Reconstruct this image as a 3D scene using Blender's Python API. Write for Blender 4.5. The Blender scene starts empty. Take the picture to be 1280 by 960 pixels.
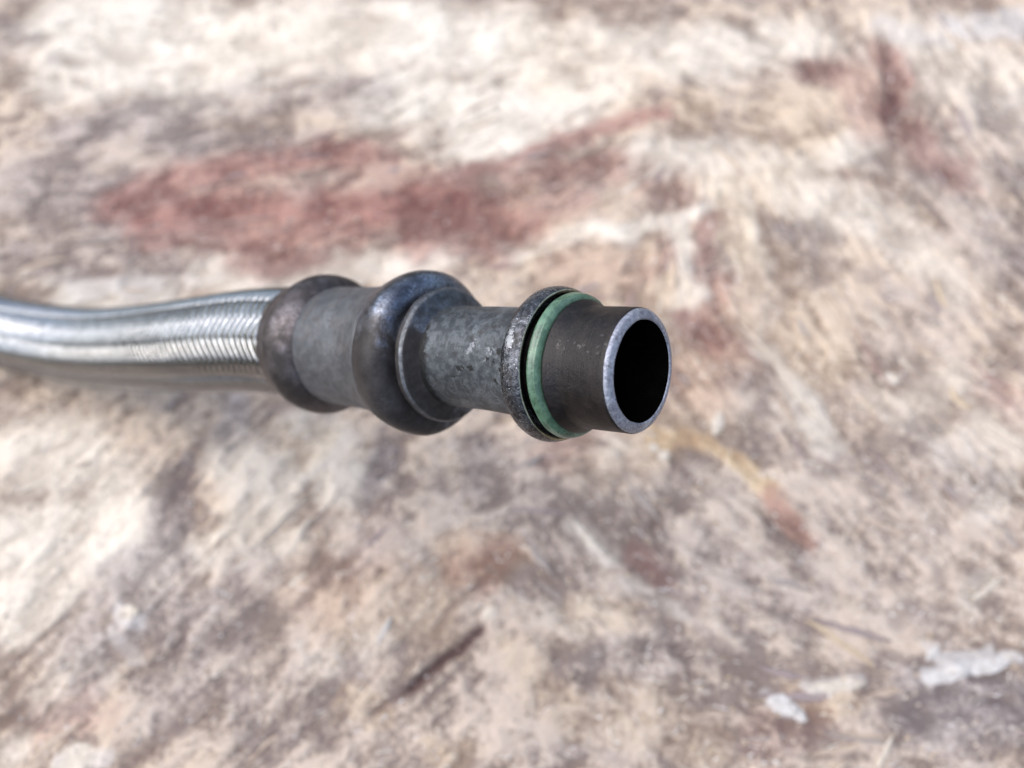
import bpy, math, random
import numpy as np
from mathutils import Vector, Matrix

random.seed(7)
MM = 0.001
scene = bpy.context.scene
COL = scene.collection

# ------------------------------------------------------------------ camera
cam_data = bpy.data.cameras.new('camera')
cam_data.sensor_fit = 'HORIZONTAL'
cam_data.sensor_width = 36.0
cam_data.lens = 28.125
cam_data.clip_start = 0.005
cam_data.clip_end = 50.0
cam_data.dof.use_dof = True
cam_data.dof.focus_distance = 0.1035
cam_data.dof.aperture_fstop = 14.0
cam = bpy.data.objects.new('camera', cam_data)
COL.objects.link(cam)
cam.location = (0.0, 0.0, 0.206)
cam.rotation_euler = (math.radians(27.0), 0.0, 0.0)
scene.camera = cam

# ------------------------------------------------------------------ sky, sun, exposure
world = bpy.data.worlds.new('World')
scene.world = world
world.use_nodes = True
wn = world.node_tree.nodes
wl = world.node_tree.links
wn.clear()
SUN_ELEV, SUN_AZ = math.radians(58.0), math.radians(-88.0)      # azimuth clockwise from +Y
sky = wn.new('ShaderNodeTexSky')
sky.sky_type = 'NISHITA'
sky.sun_disc = False
sky.sun_elevation = SUN_ELEV
sky.sun_rotation = SUN_AZ
sky.dust_density = 3.0
sky.ozone_density = 1.0
bg = wn.new('ShaderNodeBackground')
bg.inputs['Strength'].default_value = 0.125
out = wn.new('ShaderNodeOutputWorld')
wl.new(sky.outputs[0], bg.inputs['Color'])
wl.new(bg.outputs[0], out.inputs['Surface'])

sun_data = bpy.data.lights.new('sun', 'SUN')
sun_data.energy = 1.5
sun_data.angle = math.radians(76.0)
sun_data.color = (1.0, 0.99, 0.965)
sun = bpy.data.objects.new('sun', sun_data)
COL.objects.link(sun)
sdir = Vector((math.sin(SUN_AZ) * math.cos(SUN_ELEV), math.cos(SUN_AZ) * math.cos(SUN_ELEV), math.sin(SUN_ELEV)))
sun.rotation_euler = sdir.to_track_quat('Z', 'Y').to_euler()
sun.location = sdir * 0.8

scene.view_settings.view_transform = 'Standard'
scene.view_settings.look = 'None'
scene.view_settings.exposure = 0.88
scene.view_settings.gamma = 1.0
scene.view_settings.use_curve_mapping = False
scene.cycles.use_denoising = True
scene.cycles.max_bounces = 8


# ------------------------------------------------------------------ helpers
def link(name, me, mats=(), parent=None):
    o = bpy.data.objects.new(name, me)
    COL.objects.link(o)
    for m in mats:
        if len(me.materials) < len(mats):
            me.materials.append(m)
    if parent is not None:
        o.parent = parent
    return o


def np_mesh(name, verts, quads, smooth=True):
    """Fast mesh from numpy arrays; quads (n,4) or tris (n,3)."""
    me = bpy.data.meshes.new(name)
    verts = np.asarray(verts, dtype=np.float32)
    quads = np.asarray(quads, dtype=np.int32)
    k = quads.shape[1]
    me.vertices.add(len(verts))
    me.vertices.foreach_set('co', verts.ravel())
    me.loops.add(quads.size)
    me.loops.foreach_set('vertex_index', quads.ravel())
    me.polygons.add(len(quads))
    me.polygons.foreach_set('loop_start', np.arange(0, quads.size, k, dtype=np.int32))
    me.polygons.foreach_set('use_smooth', np.full(len(quads), smooth, dtype=bool))
    me.update(calc_edges=True)
    me.validate()
    return me


def color_attr(me, name, rgb):
    a = me.color_attributes.new(name, 'FLOAT_COLOR', 'POINT')
    d = np.ones((len(me.vertices), 4), dtype=np.float32)
    d[:, :3] = rgb
    a.data.foreach_set('color', d.ravel())


class NT:
    """Small wrapper for node building."""

    def __init__(self, name):
        self.mat = bpy.data.materials.new(name)
        self.mat.use_nodes = True
        self.nt = self.mat.node_tree
        self.nt.nodes.clear()
        self.out = self.nt.nodes.new('ShaderNodeOutputMaterial')
        self.bsdf = self.nt.nodes.new('ShaderNodeBsdfPrincipled')
        self.nt.links.new(self.bsdf.outputs[0], self.out.inputs['Surface'])

    def n(self, t, **kw):
        nd = self.nt.nodes.new('ShaderNode' + t)
        for k, v in kw.items():
            setattr(nd, k, v)
        return nd

    def set(self, sock, v):
        if isinstance(v, bpy.types.NodeSocket):
            self.nt.links.new(v, sock)
        elif isinstance(v, (tuple, list)) and len(v) == 3 and sock.type == 'RGBA':
            sock.default_value = (*v, 1.0)
        else:
            sock.default_value = v

    def math(self, op, a, b=None, clamp=False):
        nd = self.n('Math', operation=op, use_clamp=clamp)
        self.set(nd.inputs[0], a)
        if b is not None:
            self.set(nd.inputs[1], b)
        return nd.outputs[0]

    def mix(self, fac, a, b, mode='MIX'):
        nd = self.n('Mix', data_type='RGBA', blend_type=mode)
        self.set(nd.inputs[0], fac)
        self.set(nd.inputs[6], a)
        self.set(nd.inputs[7], b)
        return nd.outputs[2]

    def fmix(self, fac, a, b):
        nd = self.n('Mix', data_type='FLOAT')
        self.set(nd.inputs[0], fac)
        self.set(nd.inputs[2], a)
        self.set(nd.inputs[3], b)
        return nd.outputs[0]

    def ramp(self, v, lo, hi):
        nd = self.n('MapRange', interpolation_type='SMOOTHSTEP')
        self.set(nd.inputs[0], v)
        nd.inputs[1].default_value = lo
        nd.inputs[2].default_value = hi
        return nd.outputs[0]

    def coords(self, scale=(1, 1, 1), out='Object'):
        tc = self.n('TexCoord')
        mp = self.n('Mapping')
        mp.inputs['Scale'].default_value = scale
        self.nt.links.new(tc.outputs[out], mp.inputs[0])
        return mp.outputs[0]

    def noise(self, vec, scale, detail=4.0, rough=0.55, dist=0.0):
        nd = self.n('TexNoise')
        self.set(nd.inputs['Vector'], vec)
        nd.inputs['Scale'].default_value = scale
        nd.inputs['Detail'].default_value = detail
        nd.inputs['Roughness'].default_value = rough
        nd.inputs['Distortion'].default_value = dist
        return nd.outputs[0]

    def attr(self, name):
        a = self.n('Attribute', attribute_name=name)
        s = self.n('SeparateColor')
        self.nt.links.new(a.outputs['Color'], s.inputs[0])
        return s.outputs[0], s.outputs[1], s.outputs[2]

    def bump(self, h, strength, dist):
        nd = self.n('Bump')
        nd.inputs['Strength'].default_value = strength
        nd.inputs['Distance'].default_value = dist
        self.set(nd.inputs['Height'], h)
        self.nt.links.new(nd.outputs[0], self.bsdf.inputs['Normal'])
        return nd

    def p(self, **kw):
        for k, v in kw.items():
            self.set(self.bsdf.inputs[k.replace('_', ' ')], v)
        return self.mat


# ------------------------------------------------------------------ where the fitting stands
TIP = Vector((16.103, 46.923, 117.434)) * MM
AX = Vector((-0.75435, 0.36982, -0.54239)).normalized()          # from the open end back towards the hose
BASE = Vector((-145.60, 116.86, 0.0)) * MM                        # where the hose meets the wood
up = Vector((0, 0, 1))
n1 = (up - AX * up.dot(AX)).normalized()
n2 = AX.cross(n1)
FIT = Matrix(((AX.x, n1.x, n2.x, TIP.x - BASE.x), (AX.y, n1.y, n2.y, TIP.y - BASE.y), (AX.z, n1.z, n2.z, TIP.z - BASE.z), (0, 0, 0, 1)))
FRONT = Vector((0.32, -0.75, 0.6))                                # camera-facing side, where a dark reflection is painted on
SHADE_ANGLE = math.degrees(math.atan2(FRONT.dot(n2), FRONT.dot(n1)))

# ------------------------------------------------------------------ materials
def worn_metal(name, dark, mid, light, rough=(0.35, 0.6), metallic=0.85, patch=(0.42, 0.62), fleck=0.0, fleck_col=(0.7, 0.72, 0.75),
               grime=(0.02, 0.016, 0.014), grime_amt=0.5, bump=0.35, scale=1.0, brush=0.0, side_shade=None, marks=(), mark_col=(0.6, 0.6, 0.62), dark_spots=()):
    """Oxidised, dirty metal: three tones in patches, grime, bright flecks where it is rubbed bare."""
    t = NT(name)
    c = t.coords((1000 * scale, 1000 * scale, 1000 * scale))
    big = t.noise(c, 0.16, 5, 0.6, 0.6)
    med = t.noise(c, 0.9, 6, 0.62, 0.4)
    fin = t.noise(c, 4.5, 4, 0.65)
    col = t.mix(t.ramp(med, patch[0], patch[1]), dark, mid)
    col = t.mix(t.math('MULTIPLY', t.ramp(big, 0.48, 0.68), t.ramp(fin, 0.35, 0.65)), col, light)
    gm = t.math('MULTIPLY', t.ramp(t.noise(c, 0.35, 7, 0.7, 0.8), 0.5, 0.64), grime_amt)
    col = t.mix(gm, col, grime)
    met = t.math('SUBTRACT', metallic, t.math('MULTIPLY', gm, metallic * 0.9))
    rg = t.fmix(med, rough[0], rough[1])
    rg = t.math('ADD', rg, t.math('MULTIPLY', gm, 0.25), clamp=True)
    if fleck > 0:
        fm = t.math('MULTIPLY', t.ramp(t.noise(c, 2.4, 5, 0.75, 0.5), 0.66 - 0.12 * fleck, 0.72 - 0.12 * fleck), t.ramp(t.noise(c, 0.3, 2, 0.5), 0.4, 0.62))
        col = t.mix(fm, col, fleck_col)
        rg = t.fmix(fm, rg, 0.3)
    if side_shade is not None:                                       # dark reflection painted into the colour of one side: (degrees round the axis, spread, amount)
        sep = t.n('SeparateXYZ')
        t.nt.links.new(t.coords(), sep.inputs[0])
        ang = math.radians(side_shade[0])
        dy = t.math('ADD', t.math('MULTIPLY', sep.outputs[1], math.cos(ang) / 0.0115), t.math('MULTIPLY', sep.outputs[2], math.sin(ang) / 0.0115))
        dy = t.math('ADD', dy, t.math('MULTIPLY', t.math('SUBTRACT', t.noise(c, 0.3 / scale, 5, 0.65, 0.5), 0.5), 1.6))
        gz_ = t.math('MULTIPLY', t.ramp(dy, side_shade[1] - 0.22, side_shade[1] + 0.22), side_shade[2])
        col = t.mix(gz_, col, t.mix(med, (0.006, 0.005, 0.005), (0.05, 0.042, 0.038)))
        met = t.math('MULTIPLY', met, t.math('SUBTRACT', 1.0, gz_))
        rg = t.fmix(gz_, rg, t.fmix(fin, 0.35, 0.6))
    def spots(lst):
        nv = t.n('TexNoise')
        t.set(nv.inputs['Vector'], c)
        nv.inputs['Scale'].default_value = 2.2
        nv.inputs['Detail'].default_value = 4
        off = t.n('VectorMath', operation='MULTIPLY_ADD')
        t.set(off.inputs[0], nv.outputs['Color'])
        off.inputs[1].default_value = (1.5, 1.5, 1.5)
        t.set(off.inputs[2], t.coords((1000, 1000, 1000)))
        best = None
        for (mx, my, mz, mr) in lst:
            dn = t.n('VectorMath', operation='DISTANCE')
            t.set(dn.inputs[0], off.outputs[0])
            dn.inputs[1].default_value = (mx + 0.75, my + 0.75, mz + 0.75)
            dd = t.math('DIVIDE', dn.outputs['Value'], mr)
            best = dd if best is None else t.math('MINIMUM', best, dd)
        return t.math('SUBTRACT', 1.0, t.ramp(best, 0.7, 1.25))
    dent_and_shade = None
    if marks:                                                    # places scraped down to bare metal, and the painted flange highlight
        mk = spots(marks)
        col = t.mix(mk, col, mark_col)
        rg = t.fmix(mk, rg, 0.28)
    if dark_spots:                                                     # painted corner shade and small pits
        dent_and_shade = spots(dark_spots)
        col = t.mix(dent_and_shade, col, (0.004, 0.004, 0.004))
        met = t.math('MULTIPLY', met, t.math('SUBTRACT', 1.0, dent_and_shade))
    spec = t.fmix(gz_, 0.5, 0.22) if side_shade is not None else 0.5
    h = t.math('ADD', t.math('MULTIPLY', med, 0.6), t.math('MULTIPLY', fin, 0.5))
    if brush > 0:
        cb = t.coords((9000, 500, 500))
        h = t.math('ADD', h, t.math('MULTIPLY', t.noise(cb, 0.5, 3, 0.6), brush))
    if dent_and_shade is not None:
        h = t.math('SUBTRACT', h, t.math('MULTIPLY', dent_and_shade, 1.2))
    t.bump(h, bump, 0.25 * MM)
    return t.p(Base_Color=col, Metallic=met, Roughness=rg, Specular_IOR_Level=spec)


# painted flange highlight, scrapes and pits on the fitting, in millimetres on its own axes: (along, y, z, radius)
NECK_SCRAPES = [(22.98, 6.59, -3.82, 0.3), (22.63, 6.81, -3.41, 0.4), (22.34, 7.05, -2.88, 0.28), (22.04, 7.32, -2.1, 0.18), (19.23, 6.85, -3.34, 0.35), (18.68, 6.61, -3.79, 0.3), (18.26, 6.92, -3.19, 0.2), (19.58, 6.11, -4.56, 0.25)]
NECK_PITS_SHADE = [(24.74, 5.06, -5.7, 0.5), (23.79, 5.19, -5.58, 0.25), (22.41, 5.18, -5.59, 0.5), (19.3, 6.18, -4.45, 0.35), (18.12, 6.04, -4.65, 0.3), (17.17, 6.76, -3.52, 0.4), (16.54, 5.33, -5.44, 0.45), (17.91, 4.13, -6.4, 0.4), (26.07, 4.15, -6.39, 0.2)]
TUBE_SCRAPES = [(7.8, 7.75, -1.98, 0.22), (7.21, 7.58, -2.56, 0.35), (6.48, 7.45, -2.91, 0.2), (6.05, 7.82, -1.67, 0.12), (5.06, 7.74, -2.04, 0.15), (4.21, 7.63, -2.4, 0.24), (3.65, 7.67, -2.27, 0.15), (2.72, 7.42, -2.99, 0.2), (1.52, 7.37, -3.11, 0.25), (1.43, 7.68, -2.25, 0.16), (1.58, 7.97, -0.66, 0.2), (0.63, 7.77, -1.91, 0.25), (7.39, 7.81, -1.74, 0.16)]
FLANGE_HIGHLIGHT = [(13.4, 10.11, -2.66, 0.5), (13.28, 9.78, -3.69, 0.7), (13.2, 9.49, -4.37, 0.5), (13.4, 10.3, -1.77, 0.35)]  # highlight on the flange's left side, painted as pale spots

for k in range(-6, 7):                                            # shade painted dark into the corner behind the neck, camera-facing side
    a_ = math.radians(SHADE_ANGLE + 11 * k)
    NECK_PITS_SHADE.append((32.6, 7.6 * math.cos(a_), 7.6 * math.sin(a_), 1.5 - 0.02 * k * k))
M = {}
M['spout'] = worn_metal('black_oxide_tube', (0.006, 0.004, 0.004), (0.014, 0.010, 0.009), (0.036, 0.025, 0.022), (0.38, 0.58), 0.25, fleck=0.08, fleck_col=(0.2, 0.19, 0.19), grime_amt=0.35, bump=0.5, brush=0.35, marks=TUBE_SCRAPES, mark_col=(0.055, 0.05, 0.05))
M['rim'] = worn_metal('bare_cut_rim', (0.30, 0.30, 0.35), (0.50, 0.51, 0.57), (0.80, 0.82, 0.88), (0.28, 0.46), 0.75, patch=(0.38, 0.6), fleck=0.7, fleck_col=(0.92, 0.94, 0.96), grime=(0.08, 0.075, 0.08), grime_amt=0.5, bump=0.7, scale=2.6)
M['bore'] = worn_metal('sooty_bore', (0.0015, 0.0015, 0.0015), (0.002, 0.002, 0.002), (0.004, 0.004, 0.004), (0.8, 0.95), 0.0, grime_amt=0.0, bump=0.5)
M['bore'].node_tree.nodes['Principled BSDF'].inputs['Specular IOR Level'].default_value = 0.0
M['flange'] = worn_metal('gunmetal_flange', (0.035, 0.037, 0.043), (0.13, 0.135, 0.15), (0.30, 0.315, 0.35), (0.16, 0.36), 0.9, fleck=0.75, grime_amt=0.8, bump=0.6, scale=1.7, marks=FLANGE_HIGHLIGHT, mark_col=(0.36, 0.37, 0.39))
M['brass'] = worn_metal('rubbed_brassy_edge', (0.34, 0.31, 0.20), (0.58, 0.53, 0.37), (0.80, 0.76, 0.62), (0.16, 0.28), 0.95, grime_amt=0.2, bump=0.3, scale=2)
M['neck'] = worn_metal('oxidised_grey_tube', (0.055, 0.062, 0.068), (0.115, 0.126, 0.136), (0.21, 0.228, 0.245), (0.42, 0.62), 0.6, fleck=0.3, fleck_col=(0.4, 0.41, 0.43), grime_amt=0.6, bump=0.5, brush=0.3, marks=NECK_SCRAPES, mark_col=(0.24, 0.245, 0.26), dark_spots=NECK_PITS_SHADE)
M['bead'] = worn_metal('blue_grey_bead', (0.085, 0.088, 0.10), (0.165, 0.175, 0.205), (0.33, 0.365, 0.45), (0.24, 0.40), 0.9, patch=(0.35, 0.7), fleck=0.4, fleck_col=(0.55, 0.60, 0.68), grime=(0.05, 0.038, 0.032), grime_amt=0.5, bump=0.45, scale=0.6, side_shade=(SHADE_ANGLE - 12, 0.42, 0.92))
M['disc'] = worn_metal('blue_grey_disc', (0.07, 0.073, 0.08), (0.15, 0.16, 0.175), (0.30, 0.33, 0.38), (0.30, 0.46), 0.8, patch=(0.35, 0.7), fleck=0.3, fleck_col=(0.55, 0.62, 0.7), grime=(0.03, 0.028, 0.028), grime_amt=0.6, bump=0.35, scale=0.75, side_shade=(SHADE_ANGLE, 0.2, 0.9))
M['edge'] = worn_metal('rubbed_disc_edge', (0.10, 0.105, 0.115), (0.17, 0.178, 0.19), (0.27, 0.285, 0.31), (0.4, 0.55), 0.8, grime_amt=0.4, bump=0.4, scale=1.6)
M['ferrule'] = worn_metal('dull_grey_ferrule', (0.10, 0.104, 0.112), (0.142, 0.147, 0.156), (0.195, 0.20, 0.212), (0.46, 0.6), 0.65, grime=(0.07, 0.05, 0.04), grime_amt=0.4, bump=0.3, scale=0.7, brush=0.4)
M['rear'] = worn_metal('grimy_bead', (0.05, 0.042, 0.042), (0.095, 0.082, 0.082), (0.17, 0.155, 0.17), (0.36, 0.55), 0.7, grime=(0.03, 0.022, 0.02), grime_amt=0.7, bump=0.3, scale=0.6, side_shade=(SHADE_ANGLE, 0.9, 0.8))


def rubber_green():
    t = NT('green_rubber')
    c = t.coords((1000, 1000, 1000))
    a = t.noise(c, 0.7, 5, 0.6, 0.4)
    col = t.mix(t.ramp(a, 0.35, 0.68), (0.056, 0.112, 0.070), (0.112, 0.205, 0.132))
    dirt = t.math('MULTIPLY', t.ramp(t.noise(c, 1.7, 6, 0.75, 1.5), 0.55, 0.62), 0.95)
    dirt = t.math('MULTIPLY', dirt, t.ramp(t.noise(c, 0.25, 2, 0.5), 0.42, 0.56))
    col = t.mix(dirt, col, (0.02, 0.03, 0.025))
    t.bump(t.math('ADD', a, t.noise(c, 5, 3, 0.6)), 0.3, 0.15 * MM)
    return t.p(Base_Color=col, Roughness=t.fmix(a, 0.16, 0.32), Specular_IOR_Level=0.7)


def braid_steel():
    t = NT('stainless_braid')
    c = t.coords((1000, 1000, 1000))
    a = t.noise(c, 0.5, 4, 0.6)
    col = t.mix(t.ramp(a, 0.35, 0.7), (0.46, 0.465, 0.47), (0.60, 0.605, 0.61))
    return t.p(Base_Color=col, Metallic=1.0, Roughness=t.fmix(a, 0.20, 0.30))


def dark_rubber():
    t = NT('dark_liner')
    c = t.coords((1000, 1000, 1000))
    a = t.noise(c, 1.2, 4, 0.6)
    return t.p(Base_Color=t.mix(a, (0.012, 0.012, 0.013), (0.03, 0.03, 0.03)), Roughness=0.6)


def wood():
    t = NT('weathered_wood')
    red, grey, cream = t.attr('stain_shade_a')
    dark, ochre, white = t.attr('stain_b')
    fib, coarse, blot = t.attr('fibre')
    c = t.coords((1000, 1000, 1000))
    fine = t.ramp(t.noise(c, 0.85, 6, 0.7, 0.3), 0.3, 0.7)
    mid = t.noise(c, 0.16, 6, 0.62, 0.5)
    f = t.math('ADD', t.math('MULTIPLY', fib, 0.13), t.math('ADD', t.math('MULTIPLY', coarse, 0.09), t.math('ADD', t.math('MULTIPLY', blot, 0.46), t.math('MULTIPLY', fine, 0.32))))
    base = t.mix(t.ramp(f, 0.33, 0.66), (0.20, 0.145, 0.112), (0.59, 0.475, 0.365))
    base = t.mix(t.math('MULTIPLY', t.ramp(mid, 0.42, 0.66), 0.45), base, (0.33, 0.265, 0.235))
    cr = t.mix(t.ramp(f, 0.25, 0.7), (0.56, 0.495, 0.41), (0.76, 0.70, 0.605))
    col = t.mix(cream, base, cr)
    gr = t.mix(t.ramp(f, 0.34, 0.74), (0.14, 0.113, 0.108), (0.42, 0.362, 0.335))
    col = t.mix(grey, col, gr)
    oc = t.mix(t.ramp(f, 0.25, 0.75), (0.33, 0.22, 0.13), (0.62, 0.48, 0.31))
    col = t.mix(ochre, col, oc)
    rd = t.mix(t.ramp(f, 0.25, 0.8), (0.14, 0.056, 0.047), (0.37, 0.195, 0.158))
    col = t.mix(red, col, rd)
    col = t.mix(white, col, t.mix(f, (0.46, 0.44, 0.42), (0.72, 0.70, 0.68)))
    col = t.mix(dark, col, (0.065, 0.032, 0.030))
    speck = t.math('MULTIPLY', t.ramp(t.noise(c, 0.8, 3, 0.6), 0.66, 0.72), 0.5)
    col = t.mix(speck, col, (0.10, 0.075, 0.07))
    glint = t.math('MULTIPLY', t.ramp(t.noise(c, 0.62, 2, 0.5), 0.68, 0.75), 0.5)  # specular glints put into the colour as pale specks
    col = t.mix(glint, col, (0.78, 0.76, 0.74))
    t.bump(t.math('ADD', fine, t.math('MULTIPLY', fib, 0.25)), 0.4, 0.5 * MM)
    return t.p(Base_Color=col, Roughness=t.fmix(fine, 0.55, 0.85), Specular_IOR_Level=0.35)


def chip_mat(name, a, b):
    t = NT(name)
    c = t.coords((1000, 1000, 1000))
    n = t.noise(c, 0.7, 5, 0.65, 0.4)
    t.bump(n, 0.5, 0.4 * MM)
    return t.p(Base_Color=t.mix(t.ramp(n, 0.3, 0.7), a, b), Roughness=0.7)


def fibre_mat():
    t = NT('loose_fibres')
    a = t.n('Attribute', attribute_name='tone')
    return t.p(Base_Color=a.outputs['Color'], Roughness=0.5)


M['green'] = rubber_green()
M['braid'] = braid_steel()
M['liner'] = dark_rubber()
M['wood'] = wood()
M['chip_white'] = chip_mat('bleached_chip', (0.38, 0.35, 0.32), (0.60, 0.58, 0.56))
M['chip_pale'] = chip_mat('pale_chip', (0.42, 0.36, 0.29), (0.62, 0.56, 0.48))
M['chip_ochre'] = chip_mat('ochre_chip', (0.38, 0.285, 0.19), (0.54, 0.44, 0.32))
M['chip_brown'] = chip_mat('brown_chip', (0.14, 0.08, 0.06), (0.28, 0.17, 0.13))
M['chip_grey'] = chip_mat('grey_chip', (0.22, 0.185, 0.165), (0.38, 0.33, 0.295))
M['chip_tan'] = chip_mat('tan_strip', (0.34, 0.26, 0.20), (0.52, 0.43, 0.34))
M['chip_mauve'] = chip_mat('mauve_strip', (0.20, 0.155, 0.15), (0.36, 0.295, 0.28))
M['chip_rust'] = chip_mat('rusty_strip', (0.22, 0.145, 0.125), (0.38, 0.275, 0.235))
M['fibres'] = fibre_mat()

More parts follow.
